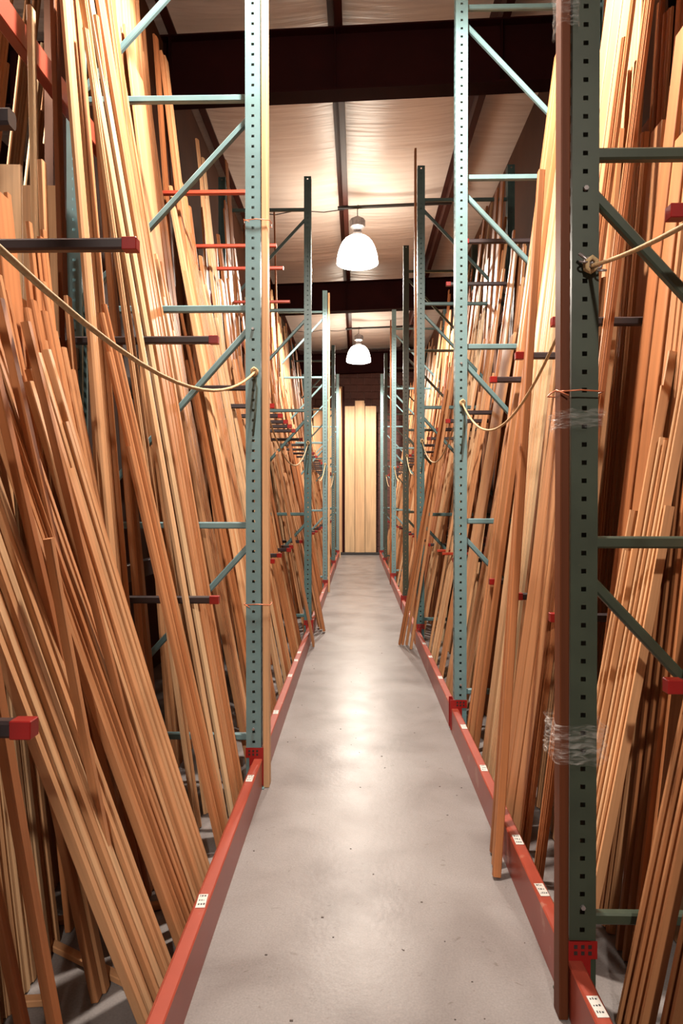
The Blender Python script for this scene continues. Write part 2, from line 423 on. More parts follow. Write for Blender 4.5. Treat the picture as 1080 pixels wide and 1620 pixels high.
# ------------------------------------------------------------------ floor beams (orange) and back beams
def sticker(parent, x, y, z, w=.03, l=.075, rz=.0, lines=3):
    b = MB(); b.box((-w/2, -l/2, 0), (w/2, l/2, .0012)); o = b.build('sticker', M['white'], parent, (x, y, z)); o.rotation_euler.z = rz
    o['label'] = 'small white paper sticker'
    r = random.Random(int(abs(y*1000)))
    t = MB()
    for j in range(lines):
        yy = -l/2 + l*(j+.6)/(lines+.2)
        xx = -w/2+.005
        while xx < w/2-.006:
            d = r.uniform(.002, .006); t.box((xx, yy, .0012), (xx+d, yy+r.uniform(.004, .010), .0016)); xx += d+.003
    t.build('print', M['ink'], o)
def floor_beam(side, y0, y1, stick, label):
    xo = -.48 if side < 0 else .592                # aisle-side face
    xi = xo + side*.06
    root = empty('floor_beam', ((xo+xi)/2, y0, 0)); cx = (xo+xi)/2
    tag(root, label, 'beam', 'orange floor beams, left row' if side < 0 else 'orange floor beams, right row')
    b = MB(); L = y1-y0-PW-.012
    ya = PW/2+.006; hz = .15; a = .03
    # stepped box section: aisle face full height, small ledge on the rack side
    prof = [(-a, 0), (a, 0), (a, hz-.035), (a-.004, hz-.031), (a-.016, hz-.031), (a-.016, hz-.004), (a-.02, hz), (-a+.004, hz), (-a, hz-.004)]
    if side > 0: pr = prof
    else: pr = [(-p, q) for p, q in prof][::-1]
    n = len(pr); V = [(p, yy, q) for yy in (ya, ya+L) for p, q in pr]
    F = [(j, j+n, n+(j+1) % n, (j+1) % n) for j in range(n)] + [tuple(range(n)), tuple(reversed(range(n, 2*n)))]
    b.add(V, F); b.build('beam_body', M['orange'], root)
    for e, yy in enumerate((0, y1-y0)):           # connector plates wrapped round the post foot
        c = MB(); s = 1 if e == 0 else -1
        ys = (PW/2+.001, PW/2+.006) if e == 0 else (-PW/2-.006, -PW/2-.001)
        c.box((-.036, yy+ys[0], .015), (.036, yy+ys[1], .205))
        c.build('connector', M['red'], root)
    for y, rz in stick: sticker(root, -side*.006, y-y0, hz+.0003, rz=rz)
    return root
SL = {0: [(.6, 0), (1.2, .1), (2.19, .06), (3.18, 0)], 1: [(4.2, .05), (5.1, 0), (5.6, .1), (5.9, 0)], 2: [(8.3, 0), (9.9, 0)], 3: [(12.5, 0)], 4: [(16.3, 0)]}
SR = {0: [(1.3, 0), (1.75, .05)], 1: [(2.28, .05), (2.62, 0), (3.33, -.05), (3.95, 0)], 2: [(5.07, 0), (5.76, 0), (6.3, .1)], 3: [(8, 0)], 4: [(10.2, 0)], 5: [(13.5, 0)], 6: [(16.5, 0)]}
for k in range(5):
    floor_beam(-1, FL[k][0], FL[k+1][0], SL[k], 'orange floor beam with white stickers, %s along the left side of the aisle' % ('nearest' if k == 0 else ordw[k+1]))
for k in range(7):
    floor_beam(1, FR[k][0], FR[k+1][0], SR[k], 'orange floor beam with white stickers, %s along the right side of the aisle' % ('nearest' if k == 0 else ordw[k+1]))
# red shoes that clasp each front post just above the beams
for side, FF in ((-1, FL), (1, FR)):
    for k, (y, mt) in enumerate(FF):
        xf = FX(side, y)
        root = empty('post_shoe', (xf, y, 0))
        tag(root, 'red steel shoe round the foot of the %s %s post' % ('nearest' if k == 1 else 'unseen near' if k == 0 else ordw[k], 'left' if side < 0 else 'right'), 'bracket', 'red shoes round the post feet')
        o = PW/2+.0025; t = .003
        b = MB()
        b.box((-side*o-t if side > 0 else -side*o, -o-t, .155), (-side*o if side > 0 else -side*o+t, o+t, .205))   # aisle plate
        b.box((-o, -o-t, .155), (o, -o, .205)); b.box((-o, o, .155), (o, o+t, .205))
        b.build('clasp', M['red'], root)
        s = MB()
        for j in range(6):
            s = MB(); q = j % 3; z = .166 + .018*(j//3)
            s.box((-.026+.02*q, -o-t-.001, z), (-.016+.02*q, -o-t, z+.011)); s.build('slot', M['black'], root)

ZB = {-1: [1.01, 2.17, 3.42], 1: [.98, 2.17, 3.42]}
XREAR = {-1: -1.43, 1: 1.56}
lev = ['low', 'middle', 'high']
for side, FF in ((-1, FL), (1, FR)):
    for k in range(len(FF)-1):
        for j, z in enumerate(ZB[side]):
            y0, y1 = FF[k][0]+PW/2+.002, FF[k+1][0]-PW/2-.002
            mt = 'orange' if (j == 2 or (side > 0 and j == 0)) else 'armgrey'
            xr = XREAR[side]
            b = MB(); b.box((xr-.025, y0, z-.055), (xr+.025, y1, z+.055), .004)
            o = b.build('back_beam', M[mt])
            tag(o, '%s %s back beam behind the boards, %s bay on the %s' % ('orange' if mt == 'orange' else 'dark grey', lev[j], ('nearest' if k == 0 else ordw[k+1]), 'left' if side < 0 else 'right'), 'beam', 'back beams of the racks')

# ------------------------------------------------------------------ divider arms
ARMS = {-1: [], 1: []}
def arm(side, y, level, tip, mat='armgrey', cap=True, th=.033, label=None):
    z = ZB[side][level]
    x0 = side*tip; x1 = XREAR[side] - side*.0255
    root = empty('divider_arm', (x0, y, z))
    b = MB()
    L = abs(x1-x0)
    b.bar((side*.0 if not cap else side*.035, 0, 0), (side*L, 0, 0), .032, th)
    b.build('arm_bar', M[mat], root)
    if cap:
        c = MB(); t = th/2+.0015
        c.box((-.002 if side > 0 else -.04, -.0175, -t), (.04 if side > 0 else .002, .0175, t), .002)
        c.build('end_cap', M['red'], root)
    br = MB(); br.box((side*L-.004 if side > 0 else -L, -.03, -.05), (side*L if side > 0 else -L+.004, .03, .05)); br.build('bracket', M[mat], root)
    ARMS[side].append((y, z, tip))
    nm = 'orange' if mat == 'armorange' else 'dark grey'
    tag(root, label, 'rack arm', '%s arms, %s row' % (nm, 'left' if side < 0 else 'right'))
def put_arms():
    L = {0: [(1.29, .62), (3.04, .62), (5.1, .62), (5.67, .63), (6.35, .62), (6.8, .64)],
         1: [(1.29, .655), (1.92, .62), (3.04, .62), (4.3, .62), (5.1, .62), (5.67, .62), (6.09, .62), (6.44, .62), (6.83, .62)],
         2: [(4.35, .66), (5.25, .62), (5.75, .62), (6.7, .66)]}
    R = {0: [(1.74, .78), (2.78, .78), (3.41, .78), (4.05, .78), (5.6, .78), (6.3, .78), (6.7, .78)],
         1: [(1.74, .78), (2.77, .78), (3.4, .78), (4.05, .78), (5.5, .78), (6.06, .78), (6.75, .78)],
         2: [(5.2, .8), (6.2, .8)]}
    for side, T in ((-1, L), (1, R)):
        for lv, A in T.items():
            for k, (y, tip) in enumerate(A):
                og = (side < 0 and lv == 2) or (side > 0 and (y, lv) in ((6.7, 0), (6.3, 0)))
                sd = 'left' if side < 0 else 'right'
                w = 'nearest' if k == 0 else ordw[k+1] if k < 7 else ('eighth', 'ninth')[k-7]
                lb = '%s steel arm at %s level on the %s, %s from the camera' % ('orange-red' if og else 'dark grey red-capped', lev[lv], sd, w)
                arm(side, y, lv, tip, 'armorange' if og else 'armgrey', not og and not (side < 0 and lv == 1 and k == 0), .026 if og else .033, lb)
    # farther bays
    for side, FF in ((-1, FL[2:]), (1, FR[3:])):
        cnt = [7, 9, 4] if side < 0 else [7, 7, 2]
        for k in range(len(FF)-1):
            a, b = FF[k][0], FF[k+1][0]
            n = int((b-a)/.75)
            for lv in (0, 1):
                for j in range(n):
                    y = a + (b-a)*(j+.7)/(n+.4)
                    cnt[lv] += 1
                    sd = 'left' if side < 0 else 'right'
                    bay = ordw[k+3] if side < 0 else ordw[k+4] if k+4 < 8 else 'last'
                    arm(side, y, lv, (.62 if side < 0 else .78), 'armgrey', True, .033,
                        'dark grey red-capped arm at %s level, %s in the %s %s bay' % (lev[lv], ordw[j+1], bay, sd))
put_arms()

# ------------------------------------------------------------------ boards
SPECS = []
def spec(F, T, w, t, tone, kind, bow=0., prof=0, roll=0., layer=0, side=-1, bay=0, w8=1., hero=None):
    SPECS.append(dict(F=Vector(F), T=Vector(T), w=w, t=t, tone=tone, kind=kind, bow=bow, prof=prof, roll=roll, layer=layer, side=side, bay=bay, w8=w8, hero=hero))
def profile(w, t, prof):
    c = min(w, t)*.10 + .0006
    a, b = w/2, t/2
    if prof == 0: return [(-a+c,-b),(a-c,-b),(a,-b+c),(a,b-c),(a-c,b),(-a+c,b),(-a,b-c),(-a,-b+c)]
    if prof == 1: return [(-a,-b),(a,-b),(a,b*.1),(a*.62,b*.35),(a*.2,b*.75),(-a*.3,b),(-a,b)]              # casing
    if prof == 2: return [(-a,-b),(a,-b),(a,0),(a*.7,b*.7),(0,b),(-a*.7,b*.7),(-a,0)]                       # half round
    return [(-a,-b),(a,-b),(a,b*.4),(a*.55,b*.4),(a*.45,b),(-a*.45,b),(-a*.55,b*.4),(-a,b*.4)]              # stepped
def board_geo(s, origin):
    F, T = s['F'], s['T']; d = (T-F); L = d.length; u = d/L
    wd = Vector((0,1,0)) - u*u.y; wd.normalize(); nd = u.cross(wd)
    if s['roll']:
        R = Matrix.Rotation(s['roll'], 3, u); wd = R @ wd; nd = R @ nd
    if nd.x*s['side'] > 0 and not s['roll']: nd = -nd; wd = -wd
    pr = profile(s['w'], s['t'], s['prof']); n = len(pr)
    seg = 5 if abs(s['bow']) > .001 else 1
    rg = random.Random(int(F.x*7919+F.y*104729+L*331)); g0 = Vector((rg.uniform(0, 50), rg.uniform(0, 50), rg.uniform(0, 50)))
    V = []; G = []
    for k in range(seg+1):
        q = k/seg; c = F + d*q + nd*(-s['bow']*4*q*(1-q)) - origin
        for a, b in pr: V.append(c + wd*a + nd*b); G.append(g0 + Vector((a, b, L*q)))
    Fc = []
    for k in range(seg):
        for j in range(n): Fc.append((k*n+j, k*n+(j+1) % n, (k+1)*n+(j+1) % n, (k+1)*n+j))
    Fc.append(tuple(reversed(range(n)))); Fc.append(tuple(range(seg*n, seg*n+n)))
    return V, Fc, G
def wood_object(name, specs, parent=None, loc=None):
    origin = specs[0]['F'] if loc is None else Vector(loc)
    V = []; F = []; G = []; T = []
    for s in specs:
        v, f, g = board_geo(s, origin); n = len(V); V += v; G += g; T += [s['tone']]*len(v)
        F += [tuple(i+n for i in q) for q in f]
    me = bpy.data.meshes.new(name); me.from_pydata([tuple(p) for p in V], [], F); me.materials.append(M['wood'])
    a = me.attributes.new('grain', 'FLOAT_VECTOR', 'POINT'); a.data.foreach_set('vector', [c for g in G for c in g])
    a = me.attributes.new('tone', 'FLOAT', 'POINT'); a.data.foreach_set('value', T)
    me.update(); return link(name, me, parent, tuple(origin))

def near_arm(side, F, T, w):
    for ya, za, tip in ARMS[side]:
        if T.z < za-.03: continue
        q = (za-F.z)/(T.z-F.z)
        y = F.y + (T.y-F.y)*q; x = abs(F.x + (T.x-F.x)*q)
        if abs(y-ya) < .022+w/2+.004 and x > tip-.02: return True
    return False
def layer(side, bay, lay, ya, yb, foot, slope, lens, tilt, seed, widths, fill=.9, wide=.15, tone=(.2, .8), jf=.012, bunch=(3, 11), lo=None, hi=None, w8=1., gapr=(.0, .05), behind=False, jn=.007, jl=.16, th=(.014, .026)):
    """one leaning sheet of boards between ya and yb; tilt = y travel per metre of height"""
    r = random.Random(seed)
    lo = ya if lo is None else lo; hi = yb if hi is None else hi
    y = ya; pt = tilt[0]; prevL = 0
    while y < yb:
        kind = 'wood_plank' if r.random() < wide else 'wood_strip'
        w = r.uniform(.075, .15) if kind == 'wood_plank' else r.uniform(*widths)
        t = r.uniform(.016, .022) if kind == 'wood_plank' else r.uniform(*th)
        n = r.randint(1, 4) if kind == 'wood_plank' else r.randint(*bunch)
        L0 = r.uniform(*lens); tn = r.uniform(*tone); pf = 0 if kind == 'wood_plank' else r.choice([0, 0, 0, 1, 2, 3])
        nt = max(pt-.05, min(pt+.05, r.uniform(*tilt))); sl = slope + r.uniform(-.006, .006); ft = foot + r.uniform(-jf, jf)
        bw_ = r.uniform(-.004, .012)
        W_ = n*(w+.0045); nt = min(nt, (hi-.01-y-W_)/(L0+.14)); nt = max(nt, (lo+.005-y)/(L0+.14))
        y += max(0, (pt-nt))*min(L0, 3) + r.uniform(*gapr); pt = nt
        for k in range(n):
            if y+w > yb: break
            L = L0 + r.uniform(-jl, jl) + (r.uniform(-.5, .1) if r.random() < .12 else 0)
            fx = ft + r.uniform(-jn, jn)
            yy = y + w/2; y += w + r.uniform(.001, .004)
            if r.random() > fill: continue
            tl = nt + r.uniform(-.0003, .0003) + (r.uniform(-.012, .012) if lay == 1 and r.random() < .2 else 0)
            ty = yy + tl*L
            if ty > hi+.02 or ty < lo-.02: continue
            zf = .003 + t/2*sl + w/2*abs(tl)
            q = 1/math.sqrt(1+sl*sl+tl*tl)
            F = Vector((side*fx, yy, zf)); T = Vector((side*(fx+sl*L*q), yy+tl*L*q, zf+L*q))
            if not behind and near_arm(side, F, T, w): continue
            spec(F, T, w*.97, t, min(1, max(0, tn+r.uniform(-.1, .1))), kind, bw_, pf, 0, lay, side, bay, w8)

# --- left, nearest bay (y -0.15 .. 3.4)
layer(-1, 0, 1, 2.72, 2.96, .568, .205, (2.0, 2.7), (-.06, -.03), 19, (.02, .036), .97, .0, (.4, .9), lo=2.3, w8=1.3, gapr=(0, .01), jl=.3)
layer(-1, 0, 1, 1.78, 2.72, .568, .24, (1.6, 2.25), (-.24, -.10), 11, (.018, .036), .93, .06, (.35, .9), lo=.6, w8=1.3, jf=.012, gapr=(.0, .06), jl=.22, jn=.01)
layer(-1, 0, 1, 2.96, 3.43, .575, .165, (4.3, 4.85), (-.01, .0), 12, (.022, .036), 1., .1, (.5, .98), lo=2.9, hi=3.44, w8=1.3, gapr=(0, .004), jf=.006)
layer(-1, 0, 2, 1.85, 2.9, .76, .17, (1.9, 2.6), (-.10, -.01), 13, (.022, .042), .93, .12, (.3, .85), lo=.5, w8=.9, gapr=(0, .05), jl=.22)
layer(-1, 0, 2, 2.95, 3.42, .72, .13, (3.6, 4.85), (-.02, .0), 16, (.022, .042), .97, .12, (.3, .9), lo=2.8, hi=3.43, w8=.9, gapr=(0, .01))
layer(-1, 0, 3, 1.3, 2.85, .98, .10, (2.0, 2.7), (-.05, .02), 14, (.025, .05), .95, .2, (.3, .85), lo=.3, hi=3.43, w8=.6, gapr=(0, .03), jl=.25)
layer(-1, 0, 3, 2.8, 3.4, .95, .085, (3.6, 4.8), (-.03, .02), 17, (.025, .05), .95, .2, (.3, .85), lo=.3, hi=3.43, w8=.6, gapr=(0, .015), jl=.25)
layer(-1, 0, 4, 1.2, 2.8, 1.14, .07, (1.9, 2.5), (-.02, .02), 15, (.03, .06), 1., .4, (.35, .9), hi=3.43, w8=.4, gapr=(0, .004))
layer(-1, 0, 4, 2.95, 3.4, 1.10, .055, (3.8, 4.85), (-.01, .01), 18, (.03, .06), 1., .4, (.35, .9), hi=3.43, w8=.4, gapr=(0, .004))
# --- right bays: 0 before first post, 1 first to second
layer(1, 0, 1, 1.62, 1.92, .73, .20, (2.2, 3.2), (-.04, .0), 21, (.022, .038), .85, .0, (.1, .5), hi=1.92, w8=1.2, gapr=(0, .06), th=(.03, .04))
layer(1, 0, 2, 1.3, 1.92, .98, .12, (2.2, 3.2), (-.02, .0), 27, (.03, .05), .95, .2, (.1, .6), hi=1.92, w8=.8)
layer(1, 1, 1, 2.55, 4.24, .69, .135, (3.6, 4.8), (.0, .09), 22, (.024, .042), .97, .4, (.35, .95), lo=2.02, hi=4.28, w8=1.3, jf=.012, gapr=(.0, .03), th=(.02, .034))
layer(1, 1, 1, 2.03, 2.5, .70, .18, (1.7, 2.3), (-.01, .03), 26, (.028, .05), .9, .2, (.3, .9), lo=2.02, hi=4.28, w8=1.3, jf=.015, gapr=(.0, .05), jl=.3, th=(.024, .04))
layer(1, 1, 2, 2.03, 2.75, .86, .115, (2.2, 3.0), (.0, .03), 23, (.028, .05), .95, .3, (.3, .95), lo=2.02, hi=4.28, w8=1., gapr=(0, .03), jl=.35, th=(.024, .04))
layer(1, 1, 2, 2.75, 4.25, .86, .115, (2.2, 3.6), (.0, .04), 28, (.028, .05), .97, .35, (.3, .95), lo=2.02, hi=4.28, w8=1., gapr=(0, .02), jl=.3)
layer(1, 1, 3, 2.03, 4.25, 1.05, .085, (2.7, 4.0), (-.01, .03), 24, (.03, .055), .95, .35, (.4, .98), lo=2.02, hi=4.28, w8=.7, gapr=(0, .02), jl=.35, th=(.022, .036))
layer(1, 1, 4, 2.03, 4.25, 1.22, .06, (3.8, 4.85), (-.01, .01), 25, (.03, .06), 1., .4, (.2, .9), lo=2.02, hi=4.28, w8=.5, gapr=(0, .004))
# --- farther bays
for side, FF, s0 in ((-1, FL, 1), (1, FR, 2)):
    off = 0 if side < 0 else .12
    for k in range(s0, len(FF)-1):
        a, b = FF[k][0]+.06, FF[k+1][0]-.06
        sd = 100*k + (50 if side > 0 else 0)
        t1 = (-.15, .02) if side < 0 else (-.04, .14)
        layer(side, k, 1, a, b, .568+off, .18, (1.9, 3.4), t1, sd+1, (.024, .045), .92, .3, (.35, .9), lo=a, hi=b, w8=1.2, jf=.014, gapr=(.0, .12), jl=.3)
        layer(side, k, 2, a, b, .76+off, .125, (3.2, 4.7), (-.04, .04), sd+2, (.026, .055), .88, .3, (.3, .95), lo=a, hi=b, w8=.9, gapr=(0, .12), jl=.3)
        layer(side, k, 3, a, b, .98+off, .07, (3.6, 4.85), (-.02, .02), sd+3, (.035, .07), .97, .35, (.2, .85), lo=a, hi=b, w8=.5, bunch=(3, 8))
# --- rows standing back to back with the racks, leaning the other way
for side, x0 in ((-1, 2.58), (1, 2.7)):
    for k, (a, b) in enumerate(((.9, 3.4), (3.45, 5.3)) if side < 0 else ((.9, 4.2),)):
        layer(side, 20+k, 5, a, b, x0, -.11, (3.9, 5.2), (-.03, .03), 900+10*k+(5 if side > 0 else 0), (.03, .05), .95, .2, (.4, .95), w8=.3, behind=True, gapr=(0, .03), jl=.35, bunch=(2, 6))

# --- hero boards, set one by one: foot, top, width, thickness, tone, kind, label
def hero(F, T, w, t, tone, kind, label, prof=0, bow=0, roll=0, side=-1):
    F = Vector(F); T = Vector(T); u = (T-F).normalized()
    F.z = .003 + (t/2+w/2)*math.hypot(u.x, u.y) if F.z == 0 else F.z
    spec(F, T, w, t, tone, kind, bow, prof, roll, 0, side, 0, 99, label)
hero((-.462, 3.47, .003), (-.470, 3.47, 4.75), .075, .032, .85, 'edge_board', 'pale upright board wired to the aisle side of the nearest left post')
hero((.575, 1.925, .003), (.578, 1.96, 4.6), .056, .026, .0, 'edge_board', 'dark brown upright board wrapped to the aisle side of the nearest right post', side=1)
hero((.595, 7.02, .003), (.590, 7.02, 5.05), .07, .02, .45, 'edge_board', 'thin brown upright board standing against the third right post', side=1)
hero((.592, 12.2, .003), (.592, 12.2, 4.7), .07, .022, .3, 'edge_board', 'brown upright board standing against the fifth right post', side=1)
hero((-.462, 11.1, .003), (-.462, 11.1, 4.85), .07, .03, .9, 'edge_board', 'pale upright board standing against the third left post')
hero((-.462, 18.2, .003), (-.462, 18.2, 4.5), .07, .03, .9, 'edge_board', 'pale upright board standing against the farthest left post')
hero((-1.05, 9.0, .003), (-1.18, 9.0, 5.3), .035, .02, .4, 'wood_strip', 'tall thin strip rising above the third left bay, left of its pair')
hero((-.98, 9.05, .003), (-1.10, 9.05, 5.3), .035, .02, .4, 'wood_strip', 'tall thin strip rising above the third left bay, right of its pair')
hero((-1.31, 2.86, .003), (-1.37, 2.86, 3.52), .045, .02, .97, 'wood_strip', 'pale vertical strip in front of the orange back beam, upper left')
hero((-1.20, 2.91, .003), (-1.33, 2.92, 4.85), .05, .022, .12, 'wood_strip', 'dark brown vertical strip in front of the orange back beam, upper left')
hero((-1.22, 2.84, .003), (-1.30, 2.80, 2.85), .04, .022, .7, 'wood_strip', 'tan vertical strip ending just below the orange back beam, left')
# feet that stick out into the aisle, right, near
for k, (fx, fy, tn, w) in enumerate(((.535, 2.62, .5, .03), (.548, 2.70, .62, .032), (.56, 2.80, .45, .03))):
    hero((fx, fy, 0), (fx+.30, fy+.52, 2.95-.1*k), w, .03, tn, 'wood_strip', 'strip with its foot out on the aisle floor, right side, %s of three' % ('nearest', 'middle', 'farthest')[k], side=1)
for k, (fx, fy) in enumerate(((.43, 6.95), (.46, 7.0), (.50, 7.04), (.53, 6.9))):
    hero((fx, fy-.05*k, 0), (fx+.36, fy-.6-.06*k, 2.3+.2*k), .055, .024, .4+.1*k, 'wood_strip', 'strip with its foot out on the aisle before the third right post, %s of four' % ('leftmost', 'second', 'third', 'rightmost')[k], side=1)
for k, (fx, fy) in enumerate(((-.37, 7.60), (-.41, 7.72), (-.44, 7.86))):
    hero((fx, fy, 0), (fx-.42, fy+.25, 2.2-.2*k), .11, .024, .45+.15*k, 'wood_plank', 'plank with its foot out on the aisle behind the second left post, %s of three' % ('rightmost', 'middle', 'leftmost')[k])
hero((-.44, 6.85, 0), (-.72, 6.1, 1.9), .11, .02, .6, 'wood_plank', 'short wide plank resting over the floor beam beside the second left post')
# wide pine planks at the back, upper left, under the orange beam
for k in range(5):
    hero((-1.50-.19*k, 3.28+.03*(k % 2), 0), (-1.56-.19*k, 3.34+.03*(k % 2), 3.0+.12*(k % 3)), .165, .022, (.88, .95, .9, .97, .85)[k], 'pine_plank',
         'wide pale pine plank at the back left under the orange beam, %s' % ('rightmost', 'second from right', 'third from right', 'fourth from right', 'leftmost')[k], roll=math.radians(-85), side=1)
# short loose strips fanned in the open lower left corner
rr = random.Random(77)
for k, (fx, fy, tx, ty, tz, w) in enumerate((
    (-.62, 1.92, -.80, 1.75, 1.35, .026), (-.70, 1.62, -.83, 1.35, 1.75, .036), (-.735, 1.56, -.93, 1.3, 1.9, .03), (-.78, 1.50, -.86, 1.25, 1.7, .034),
    (-.67, 2.06, -.92, 1.68, 1.85, .03), (-.66, 2.16, -.98, 1.85, 2.0, .03), (-.84, 1.44, -.97, 1.2, 1.65, .04), (-.60, 2.28, -.93, 1.9, 1.95, .024))):
    hero((fx, fy, 0), (tx, ty, tz), w, .022, rr.uniform(.35, .65), 'wood_strip',
         'loose brown strip standing apart in the open lower left corner, %s from the aisle' % ('nearest the floor beam', 'third', 'fourth', 'fifth', 'sixth', 'seventh', 'farthest', 'second')[k] if k else
         'loose brown strip standing alone beside the floor beam, lower left corner', bow=.008)

# ------------------------------------------------------------------ choose individuals, write labels
def project(p):
    a = math.radians(1.33); x = p.x*math.cos(a)+p.y*math.sin(a); y = -p.x*math.sin(a)+p.y*math.cos(a)
    if y < .2: return None
    return 540+1080*x/y, 797-1080*(p.z-H)/y, y
def score(s):
    tot = 0; n = 0
    for k in range(9):
        p = project(s['F'].lerp(s['T'], k/8))
        if p and -5 < p[0] < 1085 and -5 < p[1] < 1625: tot += (s['w']+s['t'])*1080/p[2]*(s['T']-s['F']).length/8*1080/p[2]
    return tot*s['w8']
hs = [s for s in SPECS if s['hero']]; rs = [s for s in SPECS if not s['hero']]
for s in rs: s['sc'] = score(s)
bayname = {(-1, 0): 'before the nearest left post', (1, 0): 'before the nearest right post', (1, 1): 'between the first two right posts'}
for k in range(1, 5): bayname[(-1, k)] = 'beyond the %s left post' % ('nearest' if k == 1 else ordw[k])
for k in range(2, 7): bayname[(1, k)] = 'beyond the %s right post' % ordw[k]
for k in range(5):
    bayname[(-1, 20+k)] = '%s bay behind the left rack' % ordw[k+1]; bayname[(1, 20+k)] = '%s bay behind the right rack' % ordw[k+1]
rowname = {1: 'front row ', 2: 'second row ', 3: 'third row ', 4: 'back row ', 5: ''}
def tonew(s):
    t = s['tone']
    return 'reddish' if t < .38 else 'honey' if t < .58 else 'tan' if t < .74 else 'pale'
def hword(s): z = s['T'].z; return 'short' if z < 2.3 else 'mid-height' if z < 3.5 else 'tall'
def wword(s): return ('thin' if s['w'] < .031 else 'medium') if s['kind'] == 'wood_strip' else ('narrow' if s['w'] < .105 else 'wide')
def nth(n):
    if n < 8: return ordw[n]
    return '%d%s' % (n, 'th' if 10 <= n % 100 <= 20 else {1: 'st', 2: 'nd', 3: 'rd'}.get(n % 10, 'th'))
rest_all = []
for kind in ('wood_strip', 'wood_plank'):
    L = sorted([s for s in rs if s['kind'] == kind], key=lambda s: -s['sc'])
    quota = 300 - sum(1 for h in hs if h['kind'] == kind)
    pick = [s for s in L[:quota] if s['sc'] > 0]
    rest_all.append((kind, [s for s in L if s['sc'] <= 0] + L[quota:]))
    groups = {}
    for s in pick: groups.setdefault((s['side'], s['bay'], s['layer'], tonew(s), wword(s), hword(s)), []).append(s)
    for key, g in groups.items():
        g.sort(key=lambda s: s['F'].y)
        for n, s in enumerate(g):
            o = wood_object(kind, [s])
            nm = 'strip' if kind == 'wood_strip' else 'plank'
            pos = '' if len(g) == 1 else (', nearest such' if n == 0 else ', %s such' % nth(n+1) if n < len(g)-1 else ', farthest such')
            tag(o, '%s %s %s %s, %s%s%s' % (hword(s), wword(s), tonew(s), nm, rowname[s['layer']], bayname[(s['side'], s['bay'])], pos), nm,
                '%ss leaning %s' % (nm, bayname[(s['side'], s['bay'])]))
for kind, L in rest_all:
    L = [s for s in L if s['F'].y > -1]
    if L:
        o = wood_object(kind+'_stack', L)
        tag(o, 'remaining leaning wood %s farther back in both rack rows' % ('strips' if kind == 'wood_strip' else 'planks'), 'wood', kind='stuff')
for s in hs:
    o = wood_object(s['kind'], [s])
    tag(o, s['hero'], {'wood_strip': 'strip', 'wood_plank': 'plank', 'edge_board': 'board', 'pine_plank': 'plank'}[s['kind']],
        {'edge_board': 'boards standing against the posts', 'pine_plank': 'pine planks under the orange beam'}.get(s['kind']))
print('boards', len(SPECS))

# ------------------------------------------------------------------ wide boards at the far end
ye = 19.3
m = MB(); m.box((-.62, ye-.14, 0), (.62, ye+.18, .07), .006)
base = m.build('platform', M['black']); tag(base, 'low black platform under the wide boards at the aisle end', 'platform')
for k, (x0, x1, zt, tn, lb) in enumerate((
    (-.355, -.075, 4.20, .95, 'wide pale upright board at the aisle end, first beside the dark post'),
    (-.070, .215, 4.28, .98, 'wide pale upright board at the aisle end, second from the dark post'),
    (.220, .53, 4.20, .93, 'wide pale upright board at the aisle end, third from the dark post'),
    (-.60, -.42, 4.75, .80, 'brownish upright board at the aisle end, left of the dark post'),
    (-.90, -.62, 4.15, .88, 'tan upright board at the aisle end, far left'),
    (-1.25, -.92, 4.15, .8, 'tan upright board at the aisle end, behind the left racks'))):
    s = dict(F=Vector(((x0+x1)/2, ye, .073 if -.62 <= x0 else .003)), T=Vector(((x0+x1)/2, ye+.06, zt)), w=x1-x0-.004, t=.04, tone=tn, kind='x', bow=0, prof=0, roll=math.radians(90), side=1)
    o = wood_object('end_board', [s]); tag(o, lb, 'board', 'boards standing at the end of the aisle')
s = dict(F=Vector((.065, ye-.075, .073)), T=Vector((.065, ye-.04, 4.34)), w=.26, t=.03, tone=.9, kind='x', bow=0, prof=0, roll=math.radians(90), side=1)
tag(wood_object('end_board', [s]), 'tan board standing in front of the second pale end board, slightly taller', 'board', 'boards standing at the end of the aisle')
m = MB(); m.box((-.425, ye-.05, .07), (-.365, ye+.03, 4.75), .004); tag(m.build('end_post', M['maroon']), 'thin dark maroon post beside the pale boards at the aisle end', 'post')

